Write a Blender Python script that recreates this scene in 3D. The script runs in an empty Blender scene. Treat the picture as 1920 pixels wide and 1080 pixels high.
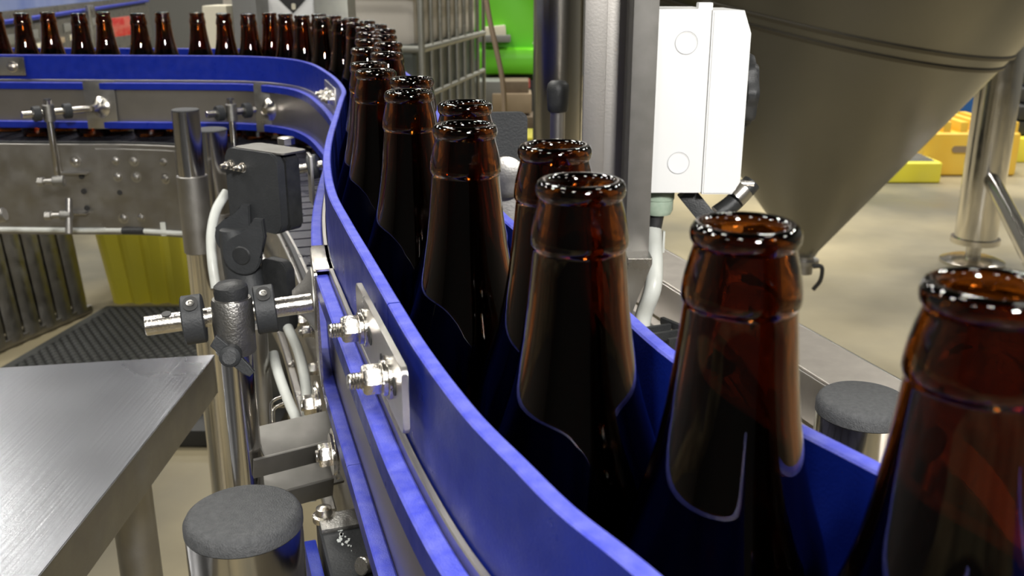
import bpy, bmesh, math, random
from mathutils import Vector, Matrix
random.seed(7)
SC = bpy.context.scene
C = SC.collection

# ------------------------------------------------------------------ camera
F = 1800.0                       # focal length in pixels of the 1920 wide frame
CZ = 1.287                       # camera height
TH = math.atan(576 / 1800.0)     # downward tilt
cam = bpy.data.cameras.new('camera'); co = bpy.data.objects.new('camera', cam); C.objects.link(co)
co.location = (0, 0, CZ); co.rotation_euler = (math.pi / 2 - TH, 0, 0)
cam.sensor_width = 36; cam.lens = 36 * F / 1920
cam.clip_start = 0.01; cam.clip_end = 60
cam.dof.use_dof = True; cam.dof.focus_distance = 0.52; cam.dof.aperture_fstop = 22
SC.camera = co
CT, ST = math.cos(TH), math.sin(TH)

def ray(px, py):
    u = (px - 960) / F; v = (540 - py) / F
    return Vector((u, CT + v * ST, -ST + v * CT))
def atz(px, py, z):              # point seen at a pixel, on the level z
    d = ray(px, py); t = (z - CZ) / d.z
    return Vector((d.x * t, d.y * t, z))
def aty(px, py, Y):              # point seen at a pixel, at distance Y into the hall
    d = ray(px, py); t = Y / d.y
    return Vector((d.x * t, Y, CZ + d.z * t))
def att(px, py, t):              # point seen at a pixel, at depth t
    d = ray(px, py)
    return Vector((d.x * t, d.y * t, CZ + d.z * t))

# ------------------------------------------------------------------ world, lamps, exposure
w = bpy.data.worlds.new('world'); SC.world = w; w.use_nodes = True
w.node_tree.nodes['Background'].inputs[0].default_value = (0.75, 0.82, 0.9, 1)
w.node_tree.nodes['Background'].inputs[1].default_value = 0.25
def lamp(loc, power, size, target=None, col=(1, 0.97, 0.9), sy=None):
    l = bpy.data.lights.new('ceiling_and_key_lamp', 'AREA'); l.energy = power; l.color = col
    l.size = size * .7
    if sy: l.shape = 'RECTANGLE'; l.size_y = sy * .7
    o = bpy.data.objects.new('ceiling_and_key_lamp', l); C.objects.link(o); o.location = loc
    if target is not None:
        o.rotation_euler = (Vector(target) - Vector(loc)).to_track_quat('-Z', 'Y').to_euler()
    return o
for x, y, p in [(-5.2, 7.6, 90), (-1.6, 7.2, 60), (2.2, 7.4, 170), (5.4, 7.4, 130), (-5.2, 3.9, 55), (-1.6, 4.0, 100), (2.0, 4.9, 120), (5.2, 4.2, 110),
                (-4.4, 1.2, 90), (-1.8, .9, 40), (1.9, .8, 18), (5.2, .8, 30), (-4.4, -2.8, 22), (-1.4, -2.6, 40), (1.6, -2.8, 22), (4.6, -2.8, 22), (-3.2, 11.2, 70), (1.0, 11.2, 80), (5.0, 11.2, 80)]:
    lamp((x, y, 5.4), p, 0.95, sy=0.95)
lamp((0.45, -1.3, 2.2), 52, 0.36, (0.1, 0.8, 1.0), (1, 0.98, 0.94))     # unseen key lamp above and behind the camera, well below the ceiling
SC.view_settings.view_transform = 'Standard'; SC.view_settings.look = 'None'
SC.view_settings.exposure = 0.25; SC.view_settings.gamma = 1; SC.view_settings.use_curve_mapping = False
SC.cycles.max_bounces = 24; SC.cycles.transmission_bounces = 20; SC.cycles.transparent_max_bounces = 16
SC.cycles.glossy_bounces = 6; SC.cycles.diffuse_bounces = 3
SC.cycles.caustics_reflective = False; SC.cycles.caustics_refractive = False
SC.cycles.sample_clamp_indirect = 40
SC.cycles.use_denoising = True

# ------------------------------------------------------------------ materials
def mat(name, col, rough=0.5, metal=0.0, spec=0.5, trans=0.0, ior=1.45, noise=None, bump=None,
        coat=0.0, rnoise=None, aniso=None):
    m = bpy.data.materials.new(name); m.use_nodes = True
    nt = m.node_tree; b = nt.nodes['Principled BSDF']
    b.inputs['Base Color'].default_value = (*col, 1); b.inputs['Roughness'].default_value = rough
    b.inputs['Metallic'].default_value = metal; b.inputs['Specular IOR Level'].default_value = spec
    b.inputs['Transmission Weight'].default_value = trans; b.inputs['IOR'].default_value = ior
    b.inputs['Coat Weight'].default_value = coat
    tc = nt.nodes.new('ShaderNodeTexCoord')
    def tex(scale, detail=4, stretch=None):
        mp = nt.nodes.new('ShaderNodeMapping'); nt.links.new(tc.outputs['Object'], mp.inputs[0])
        if stretch: mp.inputs['Scale'].default_value = stretch
        n = nt.nodes.new('ShaderNodeTexNoise'); n.inputs['Scale'].default_value = scale
        n.inputs['Detail'].default_value = detail; nt.links.new(mp.outputs[0], n.inputs[0])
        return n
    if noise:                                     # (scale, second colour, sharpness, stretch)
        n = tex(noise[0], 6, noise[3] if len(noise) > 3 else None)
        r = nt.nodes.new('ShaderNodeValToRGB'); k = noise[2]
        r.color_ramp.elements[0].position = 0.5 - k; r.color_ramp.elements[1].position = 0.5 + k
        r.color_ramp.elements[0].color = (*col, 1); r.color_ramp.elements[1].color = (*noise[1], 1)
        nt.links.new(n.outputs[0], r.inputs[0]); nt.links.new(r.outputs[0], b.inputs['Base Color'])
    if rnoise:                                    # (scale, low, high, stretch)
        n = tex(rnoise[0], 5, rnoise[3] if len(rnoise) > 3 else None)
        r = nt.nodes.new('ShaderNodeMapRange'); r.inputs[1].default_value = .3; r.inputs[2].default_value = .7
        r.inputs[3].default_value = rnoise[1]; r.inputs[4].default_value = rnoise[2]
        nt.links.new(n.outputs[0], r.inputs[0]); nt.links.new(r.outputs[0], b.inputs['Roughness'])
    if bump:                                      # (scale, strength, stretch)
        n = tex(bump[0], 6, bump[2] if len(bump) > 2 else None)
        bp = nt.nodes.new('ShaderNodeBump'); bp.inputs['Strength'].default_value = bump[1]
        bp.inputs['Distance'].default_value = 0.002
        nt.links.new(n.outputs[0], bp.inputs['Height']); nt.links.new(bp.outputs[0], b.inputs['Normal'])
    return m

M = {}
M['glass'] = mat('amber_glass', (0.20, 0.054, 0.006), 0.0, trans=1.0, ior=1.52)
M['blue'] = mat('blue_plastic', (0.005, 0.019, 0.26), 0.36, spec=0.5, noise=(90, (0.008, 0.025, 0.32), .25), rnoise=(60, .26, .45, (1, 1, 1)), bump=(900, .12))
M['blue_worn'] = mat('blue_worn_plastic', (0.015, 0.05, 0.62), 0.5, spec=0.6, noise=(260, (0.10, 0.14, 0.75), .22), bump=(1500, .35))
M['steel'] = mat('brushed_steel', (0.56, 0.54, 0.51), 0.3, 1.0, noise=(14, (0.44, 0.43, 0.41), .3), rnoise=(30, .24, .42), bump=(400, .06, (1, 1, .15)))
M['steel_dull'] = mat('dull_steel', (0.40, 0.39, 0.37), 0.42, 1.0, noise=(20, (0.30, 0.285, 0.27), .3), rnoise=(25, .34, .55), bump=(500, .1))
M['steel_polished'] = mat('polished_steel', (0.66, 0.64, 0.61), 0.13, 1.0, rnoise=(20, .1, .2), bump=(120, .05, (1, 1, .05)))
M['steel_bright'] = mat('bright_steel', (0.80, 0.77, 0.72), 0.2, 1.0, noise=(200, (0.62, 0.58, 0.52), .3), bump=(700, .15))
M['table'] = mat('scratched_steel', (0.36, 0.37, 0.40), 0.3, 1.0, noise=(5, (0.32, 0.33, 0.355), .4), rnoise=(6, .27, .33), bump=(22, .10, (16, .5, 1)))
M['cast'] = mat('cast_metal', (0.24, 0.235, 0.225), 0.38, 0.9, noise=(150, (0.33, 0.32, 0.30), .25), bump=(700, .3))
M['black'] = mat('black_plastic', (0.022, 0.023, 0.024), 0.42, noise=(120, (0.034, 0.035, 0.036), .2), bump=(900, .2))
M['black_matte'] = mat('black_nylon', (0.028, 0.03, 0.032), 0.55, noise=(60, (0.04, 0.042, 0.045), .25), bump=(600, .2))
M['rubber'] = mat('grey_rubber_cap', (0.055, 0.057, 0.06), 0.6, noise=(400, (0.085, 0.087, 0.09), .2), bump=(1300, .4))
M['chain'] = mat('chain_plate', (0.045, 0.045, 0.06), 0.3, 0.4, rnoise=(30, .22, .4))
M['white'] = mat('white_plastic', (0.93, 0.93, 0.92), 0.35)
M['white_shade'] = mat('greyed_white_plastic', (0.50, 0.50, 0.52), 0.4)
M['white_tube'] = mat('white_tubing', (0.72, 0.74, 0.70), 0.35, noise=(60, (0.62, 0.63, 0.58), .3))
M['gland'] = mat('pale_green_gland', (0.36, 0.47, 0.36), 0.3, noise=(300, (0.46, 0.55, 0.44), .3))
M['concrete'] = mat('concrete', (0.44, 0.37, 0.225), 0.5, noise=(.55, (0.13, 0.12, 0.09), .13), rnoise=(2.0, .32, .6), bump=(30, .1))
M['tankskin'] = mat('tank_steel', (0.255, 0.25, 0.23), 0.36, 1.0, noise=(1.6, (0.20, 0.195, 0.18), .3), rnoise=(4, .30, .42), bump=(60, .02, (1, 1, .1)))
M['yellow'] = mat('yellow_plastic', (0.88, 0.78, 0.05), 0.4, noise=(5, (0.80, 0.72, 0.10), .3))
M['yellow_orange'] = mat('orange_yellow_plastic', (0.85, 0.50, 0.045), 0.45, noise=(5, (0.78, 0.55, 0.10), .3))
M['ibc'] = mat('white_polyethylene', (0.68, 0.63, 0.55), 0.5, noise=(3, (0.60, 0.56, 0.50), .3))
M['liquid'] = mat('murky_liquid_behind_plastic', (0.105, 0.125, 0.12), 0.4, noise=(3, (0.14, 0.15, 0.13), .3))
M['galv'] = mat('galvanised_tube', (0.42, 0.42, 0.37), 0.5, 0.7, noise=(40, (0.34, 0.34, 0.31), .3))
M['green'] = mat('lime_green_plastic', (0.16, 0.62, 0.02), 0.4, noise=(4, (0.13, 0.55, 0.02), .3))
M['card'] = mat('cardboard', (0.38, 0.29, 0.19), 0.8, noise=(12, (0.30, 0.23, 0.15), .3))
M['cream'] = mat('cream_paper', (0.75, 0.70, 0.55), 0.7)
M['wood'] = mat('weathered_wood', (0.20, 0.15, 0.10), 0.8, noise=(20, (0.12, 0.09, 0.06), .3, (1, 8, 1)))
M['dark'] = mat('dark_machine_paint', (0.03, 0.03, 0.03), 0.5)
M['grey'] = mat('grey_paint', (0.20, 0.20, 0.19), 0.5)
M['hose'] = mat('brown_hose', (0.27, 0.20, 0.13), 0.5)
M['red'] = mat('red_label', (0.70, 0.05, 0.05), 0.5, noise=(40, (0.75, 0.20, 0.16), .12))
M['bluebarrel'] = mat('blue_drum', (0.02, 0.10, 0.32), 0.4)
M['bluepale'] = mat('pale_blue_guard', (0.10, 0.16, 0.48), 0.22, noise=(3, (0.30, 0.36, 0.62), .3))
M['wall'] = mat('wall_paint', (0.16, 0.16, 0.15), 0.8)
M['wall_dark'] = mat('dark_wall_paint', (0.05, 0.05, 0.05), 0.8)
M['steel_satin'] = mat('satin_steel', (0.44, 0.415, 0.39), 0.42, 1.0, noise=(25, (0.37, 0.355, 0.33), .35), bump=(500, .04))
M['steel_pipe'] = mat('smooth_pipe_steel', (0.46, 0.44, 0.40), 0.2, 1.0)
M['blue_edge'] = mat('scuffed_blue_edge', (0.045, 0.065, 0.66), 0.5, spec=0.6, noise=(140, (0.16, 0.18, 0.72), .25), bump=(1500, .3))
M['ceil'] = mat('ceiling_paint', (0.06, 0.06, 0.06), 0.8)
M['mat'] = mat('black_rubber_mat', (0.022, 0.022, 0.020), 0.6)
M['matedge'] = mat('mat_border_rubber', (0.05, 0.052, 0.05), 0.6)
M['paint'] = mat('white_paint_splash', (0.85, 0.88, 0.86), 0.3)
M['seam'] = mat('seam_steel', (0.13, 0.12, 0.10), 0.5, 1.0)
M['board'] = mat('olive_board', (0.14, 0.115, 0.05), 0.7, noise=(9, (0.26, 0.21, 0.05), .2, (1, 1, .3)))
M['hole'] = mat('mat_hole_black', (0.006, 0.006, 0.006), 0.8)
M['steel_flat'] = mat('flat_grey_steel', (0.27, 0.26, 0.245), 0.55, 1.0, noise=(60, (0.20, 0.195, 0.18), .3))
M['steel_pale'] = mat('pale_steel', (0.82, 0.77, 0.71), 0.5, 1.0, noise=(60, (0.68, 0.63, 0.58), .3), bump=(500, .05))
M['rust'] = mat('rusty_slat_edge', (0.22, 0.12, 0.08), 0.7, noise=(30, (0.32, 0.22, 0.14), .2))

# ------------------------------------------------------------------ mesh helpers
def B(): return bmesh.new()
def obj(name, bm, m, parent=None, smooth=40):
    me = bpy.data.meshes.new(name)
    if parent is not None:
        o_ = parent.matrix_basis.translation if parent.parent is None else world_loc(parent)
        bmesh.ops.translate(bm, verts=bm.verts, vec=-o_)
    bmesh.ops.recalc_face_normals(bm, faces=bm.faces)
    bm.to_mesh(me); bm.free()
    if smooth:
        for p in me.polygons: p.use_smooth = True
        me.set_sharp_from_angle(angle=math.radians(smooth))
    me.materials.append(m if not isinstance(m, str) else M[m])
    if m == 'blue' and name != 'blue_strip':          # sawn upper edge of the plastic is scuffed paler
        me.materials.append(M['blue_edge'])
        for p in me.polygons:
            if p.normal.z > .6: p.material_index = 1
    o = bpy.data.objects.new(name, me); C.objects.link(o)
    if parent is not None: o.parent = parent
    return o
def world_loc(o):
    v = Vector((0, 0, 0))
    while o is not None:
        v += o.location; o = o.parent
    return v
def tag(o, label=None, cat=None, group=None, kind=None):
    if label: o['label'] = label
    if cat: o['category'] = cat
    if group: o['group'] = group
    if kind: o['kind'] = kind
    return o
def thing(name, label, cat, loc=(0, 0, 0), group=None):
    o = bpy.data.objects.new(name, None); C.objects.link(o); o.location = loc
    o.empty_display_size = 0.02
    return tag(o, label, cat, group)
def frame_of(d):
    d = Vector(d).normalized()
    a = Vector((0, 0, 1)) if abs(d.z) < 0.9 else Vector((1, 0, 0))
    x = d.cross(a).normalized(); y = d.cross(x).normalized()
    return x, y, d
def lathe(bm, p0, axis, prof, n=32, cap=True):
    """prof: (height along axis, radius)"""
    x, y, d = frame_of(axis); p0 = Vector(p0); rings = []
    for h, r in prof:
        if r < 1e-6: rings.append([bm.verts.new(p0 + d * h)])
        else: rings.append([bm.verts.new(p0 + d * h + (x * math.cos(a) + y * math.sin(a)) * r)
                            for a in [2 * math.pi * k / n for k in range(n)]])
    for A, Bq in zip(rings, rings[1:]):
        if len(A) == 1 and len(Bq) == 1: continue
        for k in range(n):
            k2 = (k + 1) % n
            if len(A) == 1: bm.faces.new((A[0], Bq[k2], Bq[k]))
            elif len(Bq) == 1: bm.faces.new((A[k], A[k2], Bq[0]))
            else: bm.faces.new((A[k], A[k2], Bq[k2], Bq[k]))
    if cap:
        for R in (rings[0], rings[-1]):
            if len(R) > 2: bm.faces.new(R)
    return bm
def cyl(bm, a, b, r, r2=None, n=28, bev=0.0):
    a = Vector(a); b = Vector(b); L = (b - a).length; r2 = r if r2 is None else r2
    if bev: prof = [(0, r - bev), (bev, r), (L - bev, r2), (L, r2 - bev)]
    else: prof = [(0, r), (L, r2)]
    return lathe(bm, a, b - a, prof, n)
def box(bm, c, size, ax=None, bev=0.0, seg=2):
    """oriented box; ax = (x axis, y axis, z axis)"""
    t = bmesh.new(); bmesh.ops.create_cube(t, size=1)
    bmesh.ops.scale(t, verts=t.verts, vec=Vector(size))
    if bev: bmesh.ops.bevel(t, geom=t.edges[:], offset=bev, segments=seg, affect='EDGES', profile=0.7)
    if ax:
        m = Matrix((ax[0], ax[1], ax[2])).transposed()
        bmesh.ops.transform(t, matrix=m.to_4x4(), verts=t.verts)
    bmesh.ops.translate(t, verts=t.verts, vec=Vector(c))
    me = bpy.data.meshes.new('t'); t.to_mesh(me); t.free(); bm.from_mesh(me); bpy.data.meshes.remove(me)
    return bm
def axes(dx, dy):                 # horizontal frame: x along (dx,dy), y across it, z up
    x = Vector((dx, dy, 0)).normalized(); z = Vector((0, 0, 1)); return (x, z.cross(x), z)
def prism(bm, pts, o, ux, uy, uz, t, bev=0):
    """polygon pts in the (ux,uy) plane at o, thickness t along uz"""
    ux, uy, uz, o = map(Vector, (ux, uy, uz, o))
    a = [bm.verts.new(o + ux * p[0] + uy * p[1]) for p in pts]
    b = [bm.verts.new(o + ux * p[0] + uy * p[1] + uz * t) for p in pts]
    fs = [bm.faces.new(a), bm.faces.new(b[::-1])]; n = len(pts)
    for k in range(n): fs.append(bm.faces.new((a[k], b[k], b[(k + 1) % n], a[(k + 1) % n])))
    if bev:
        ed = set(e for f in fs[:2] for e in f.edges)
        bmesh.ops.bevel(bm, geom=list(ed), offset=bev, segments=2, affect='EDGES')
    return bm
def roundrect(w_, h, r, n=5):
    out = []
    for cx, cy, a0 in ((w_ / 2 - r, h / 2 - r, 0), (-w_ / 2 + r, h / 2 - r, 90), (-w_ / 2 + r, -h / 2 + r, 180), (w_ / 2 - r, -h / 2 + r, 270)):
        for k in range(n + 1):
            a = math.radians(a0 + 90 * k / n); out.append((cx + r * math.cos(a), cy + r * math.sin(a)))
    return out
def spline(pts, n=10):
    P = [Vector(p) for p in pts]; P = [2 * P[0] - P[1]] + P + [2 * P[-1] - P[-2]]; out = []
    for i in range(1, len(P) - 2):
        for k in range(n):
            t = k / n; a, b, c, d = P[i - 1], P[i], P[i + 1], P[i + 2]
            out.append(0.5 * ((2 * b) + (c - a) * t + (2 * a - 5 * b + 4 * c - d) * t * t + (3 * b - a - 3 * c + d) * t ** 3))
    out.append(P[-2]); return out
def tube(bm, pts, r, n=14, sm=8):
    P = spline(pts, sm) if sm else [Vector(p) for p in pts]
    rings = []; prev = None
    for i, p in enumerate(P):
        d = (P[min(i + 1, len(P) - 1)] - P[max(i - 1, 0)]).normalized()
        if prev is None: x, y, _ = frame_of(d)
        else:
            x = (prev - d * prev.dot(d)).normalized(); y = d.cross(x).normalized()
        prev = x
        rings.append([bm.verts.new(p + (x * math.cos(2 * math.pi * k / n) + y * math.sin(2 * math.pi * k / n)) * r) for k in range(n)])
    for A, Bq in zip(rings, rings[1:]):
        for k in range(n): bm.faces.new((A[k], A[(k + 1) % n], Bq[(k + 1) % n], Bq[k]))
    bm.faces.new(rings[0][::-1]); bm.faces.new(rings[-1]); return bm
def normals2(P):                  # outward (left hand of travel) normal in plan
    out = []
    for i in range(len(P)):
        d = P[min(i + 1, len(P) - 1)] - P[max(i - 1, 0)]
        out.append(Vector((-d.y, d.x, 0)).normalized())
    return out
def ribbon(bm, P, off0, off1, z0, z1, bev=0.0008):
    """solid strip following plan polyline P between offsets off0..off1 to its left and heights z0..z1"""
    N = normals2(P); rows = []
    b = min(bev, abs(off1 - off0) * .35, (z1 - z0) * .35)
    sec = [(off0, z0 + b), (off0, z1 - b), (off0 + b, z1), (off1 - b, z1), (off1, z1 - b), (off1, z0 + b), (off1 - b, z0), (off0 + b, z0)]
    for p, nn in zip(P, N):
        rows.append([bm.verts.new(Vector((p.x + nn.x * o_, p.y + nn.y * o_, z))) for o_, z in sec])
    m = len(sec)
    for A, Bq in zip(rows, rows[1:]):
        for k in range(m): bm.faces.new((A[k], A[(k + 1) % m], Bq[(k + 1) % m], Bq[k]))
    bm.faces.new(rows[0][::-1]); bm.faces.new(rows[-1]); return bm
def hexnut(bm, c, axis, af, h):
    x, y, d = frame_of(axis); R = af / math.sqrt(3); c = Vector(c)
    lathe(bm, c, axis, [(0, R * .96), (h * .12, R), (h * .85, R), (h, R * .86)], 6); return bm

# ------------------------------------------------------------------ the setting
bm = B(); box(bm, (0, 4.5, -0.05), (16, 19, 0.1)); tag(obj('floor', bm, 'concrete'), kind='structure')
bm = B(); box(bm, (0, 14.05, 2.9), (16, .1, 5.8)); tag(obj('wall_back', bm, 'wall'), kind='structure')
bm = B(); box(bm, (0, -5.05, 2.9), (16, .1, 5.8)); tag(obj('wall_front', bm, 'wall_dark'), kind='structure')
bm = B(); box(bm, (-8.05, 4.5, 2.9), (.1, 19, 5.8)); tag(obj('wall_left', bm, 'wall'), kind='structure')
bm = B(); box(bm, (8.05, 4.5, 2.9), (.1, 19, 5.8)); tag(obj('wall_right', bm, 'wall'), kind='structure')
bm = B(); box(bm, (0, 4.5, 5.85), (16, 19, .1)); tag(obj('ceiling', bm, 'ceil'), kind='structure')

# ------------------------------------------------------------------ plan curves of the line (near -> far)
GL = [(0.085, .085), (.060, .140), (.035, .19), (.017, .22), (.005, .245), (-.011, .28), (-.030, .332), (-.047, .386), (-.070, .462), (-.090, .528),
      (-.114, .612), (-.137, .720), (-.155, .830), (-.176, .985), (-.194, 1.12), (-.207, 1.215), (-.238, 1.345), (-.277, 1.475), (-.330, 1.625),
      (-.388, 1.725), (-.468, 1.785), (-.560, 1.803), (-.746, 1.814), (-.95, 1.828), (-1.25, 1.85)]
GR = [(0.200, .075), (.150, .157), (.103, .235), (.061, .312), (.038, .392), (.013, .472), (-.012, .560), (-.032, .66), (-.052, .780), (-.070, .92), (-.088, 1.06), (-.108, 1.2), (-.14, 1.36),
      (-.185, 1.55), (-.238, 1.71), (-.31, 1.865), (-.42, 1.955), (-.56, 1.985), (-.75, 1.995), (-1.0, 2.005), (-1.3, 2.02)]
FL = [(.115, -.08), (.017, .22), (-.098, .57), (-.196, .87), (-.242, 1.01), (-.30, 1.17), (-.37, 1.34), (-.45, 1.55), (-.565, 1.715), (-.70, 1.765), (-.90, 1.772), (-1.4, 1.80)]
def plan(pts, n=8): return [Vector((p.x, p.y, 0)) for p in spline([(a, b, 0) for a, b in pts], n)]
PL, PR, PF = plan(GL), plan(GR), plan(FL)
def cut(P, y0=None, y1=None, x1=None):
    return [p for p in P if (y0 is None or p.y >= y0) and (y1 is None or p.y <= y1) and (x1 is None or p.x >= x1)]
def on(P, y):                     # point and tangent of a plan curve at a given y
    for a, b in zip(P, P[1:]):
        if a.y <= y <= b.y:
            k = (y - a.y) / max(1e-9, b.y - a.y); return a.lerp(b, k), (b - a).normalized()
    return P[-1], (P[-1] - P[-2]).normalized()

def add_bolt(parent, p, axis, washer_r=.009, af=.010, stud=.012, nh=.006, name='bolt'):
    """stud with nut (sub-part) and washer (sub-part); axis points away from the plate"""
    ax = Vector(axis).normalized(); p = Vector(p)
    b = B(); cyl(b, p, p + ax * stud, af * .29, n=16, bev=.0004)
    for k in range(int(stud / .0012)):
        q = p + ax * (k * .0012); lathe(b, q, ax, [(0, af * .29), (.0006, af * .325), (.0012, af * .29)], 16, cap=False)
    bo = obj(name, b, 'steel_bright', parent)
    b = B(); lathe(b, p, ax, [(0, washer_r), (.0014, washer_r), (.0016, washer_r - .0004)], 28)
    lathe(b, p + ax * .0017, ax, [(0, washer_r * .82), (.0016, washer_r * .82)], 28); obj('washer', b, 'steel_bright', bo)
    b = B(); hexnut(b, p + ax * .0033, ax, af, nh); obj('nut', b, 'steel_bright', bo)
    return bo

# ------------------------------------------------------------------ conveyor (frame, side plates, chain)
conv = thing('conveyor', 'long steel chain conveyor curving away to the left under the blue guide rails', 'conveyor', (0, .6, 0))
b = B(); ribbon(b, PF, 0, .003, .828, 1.0, .0006); obj('side_plate', b, 'steel_dull', conv)
b = B(); ribbon(b, PF, -.012, 0, .992, 1.0, .0005); obj('frame_flange', b, 'steel', conv)
b = B(); ribbon(b, PF, -.007, -.001, .996, 1.0045, .001); obj('wear_edge', b, 'black', conv)
# far side frame
FRr = [(.48, -.08), (.39, .22), (.275, .60), (.20, .82), (.10, 1.10), (.03, 1.35), (-.04, 1.6), (-.16, 1.85), (-.35, 2.04), (-.6, 2.10), (-1.4, 2.14)]
PFR = plan(FRr)
b = B(); ribbon(b, PFR, -.010, -.007, .84, 1.0, .0006); obj('side_plate', b, 'steel_dull', conv)
# chain slats, 38 mm pitch along the left frame
def along(P, step):
    out = []; acc = 0; nxt = 0
    for a, c in zip(P, P[1:]):
        L = (c - a).length
        while nxt <= acc + L:
            k = (nxt - acc) / L; out.append((a.lerp(c, k), (c - a).normalized())); nxt += step
        acc += L
    return out
st = along(PF, .0381)
tot = len(st)
for i in range(5, min(tot - 1, 78)):
    (p, d), (p2, d2) = st[i], st[i + 1]
    n1 = Vector((d.y, -d.x, 0)); n2 = Vector((d2.y, -d2.x, 0)); W = .165
    b = B(); g = .0016
    q = p.lerp(p2, g / .0381); q2 = p2.lerp(p, g / .0381)
    ring = [q + n1 * .010, q2 + n2 * .010, q2 + n2 * W, q + n1 * W]
    top = [b.verts.new(Vector((v.x, v.y, 1.0))) for v in ring]; bot = [b.verts.new(Vector((v.x, v.y, .996))) for v in ring]
    b.faces.new(top); b.faces.new(bot[::-1])
    for k in range(4): b.faces.new((top[k], bot[k], bot[(k + 1) % 4], top[(k + 1) % 4]))
    bmesh.ops.bevel(b, geom=[e for e in b.edges if all(abs(v.co.z - 1.0) < 1e-6 for v in e.verts)], offset=.0012, segments=2, affect='EDGES')
    obj('chain_slat', b, 'chain', conv)
# bed under the chain
b = B(); ribbon(b, PF, -.170, -.004, .975, .990); obj('chain_bed', b, 'dark', conv)
# bolt heads, holes and joint plate on the far side plate
def plate_pt(px, py):
    best = None
    for k in range(400):
        t = 1.3 + k * .0015; q = att(px, py, t)
        pp, d = on(PF[:-1], q.y) if q.y < PF[-2].y else (PF[-1], Vector((-1, 0, 0)))
        dd = min(((q.x - a.x) ** 2 + (q.y - a.y) ** 2, i) for i, a in enumerate(PFd))
        if best is None or dd[0] < best[0]: best = (dd[0], q, dd[1])
    i = best[2]; d = PFd[min(i + 1, len(PFd) - 1)] - PFd[max(0, i - 1)]
    return best[1], Vector((-d.y, d.x, 0)).normalized()
PFd = plan(FL, 60)
JP = [plate_pt(x, 262)[0] for x in (178, 330)]
b = B()
seg = [p for p in PFd if JP[1].x > p.x > JP[0].x - .0]
if len(seg) > 3:
    ribbon(b, seg, .003, .0055, .832, .992, .0005); obj('joint_plate', b, 'steel_dull', conv)
for px, py in [(219, 300), (254, 301), (310, 303), (223, 330), (258, 331), (313, 334), (234, 408), (267, 407), (143, 302)]:
    q, nn = plate_pt(px, py); b = B()
    lathe(b, q + nn * .004, nn, [(0, .0105), (.0015, .0105), (.0018, .007), (.005, .006), (.0065, .003), (.0068, 0)], 20); obj('bolt_head', b, 'steel', conv)
for px, py in [(227, 360), (159, 358), (155, 330), (165, 389), (324, 411)]:
    q, nn = plate_pt(px, py); b = B(); lathe(b, q + nn * .0045, nn, [(0, .005), (.0015, .005)], 16); obj('bolt_hole', b, 'dark', conv)
# white conduit clipped under the far plate
cq = [plate_pt(x, y)[0] + plate_pt(x, y)[1] * .004 for x, y in [(-60, 428), (60, 429), (150, 430), (240, 432), (355, 438)]]
zc = sum(q.z for q in cq) / len(cq)
cond = tag(obj('conduit', tube(B(), [(q.x, q.y, zc) for q in cq], .0048), 'white_tube'), 'thin white conduit running under the far grey side plate', 'conduit')
q, nn = plate_pt(253, 431); b = B(); cyl(b, (q.x - .021, q.y - .004 + nn.y * .004, zc), (q.x + .021, q.y - .004 + nn.y * .004, zc), .0068, bev=.001); obj('coupling', b, 'black', cond)
q, nn = plate_pt(309, 428); b = B(); box(b, (q.x, q.y - .007, zc + .006), (.010, .004, .026), bev=.001); obj('clip', b, 'white_tube', cond)

# ------------------------------------------------------------------ left guide rail assembly
gl = thing('guide_rail', 'blue plastic guide rail with steel backing curving along the left of the bottles', 'guide rail', (-.05, .4, 1.02))
i_s = min(range(len(PL)), key=lambda i: (PL[i] - Vector((-.0465, .383, 0))).length)
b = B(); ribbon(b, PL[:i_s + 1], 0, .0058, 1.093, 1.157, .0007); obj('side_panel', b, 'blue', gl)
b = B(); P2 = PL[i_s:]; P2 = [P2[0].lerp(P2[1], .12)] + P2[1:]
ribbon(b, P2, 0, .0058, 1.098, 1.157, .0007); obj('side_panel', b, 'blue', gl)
b = B(); ribbon(b, PL, .0062, .0092, 1.024, 1.113, .0005); obj('backing_plate', b, 'steel_satin', gl)
for z0, z1, ys in ((1.0955, 1.1085, .425), (1.024, 1.037, .47)):
    i2 = min(range(len(PL)), key=lambda i: abs(PL[i].y - ys))
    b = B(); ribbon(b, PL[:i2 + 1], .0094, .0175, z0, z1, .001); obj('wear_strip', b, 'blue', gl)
    Q = PL[i2:]; Q = [Q[0].lerp(Q[1], .05)] + Q[1:]
    i3 = [i for i, p in enumerate(Q) if p.y > (.592 if z0 > 1.05 else 9)]
    if i3:
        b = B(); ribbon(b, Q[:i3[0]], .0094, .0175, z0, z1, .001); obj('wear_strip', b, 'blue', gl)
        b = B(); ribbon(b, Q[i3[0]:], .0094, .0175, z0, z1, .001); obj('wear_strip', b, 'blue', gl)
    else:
        b = B(); ribbon(b, Q, .0094, .0175, z0, z1, .001); obj('wear_strip', b, 'blue', gl)
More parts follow.
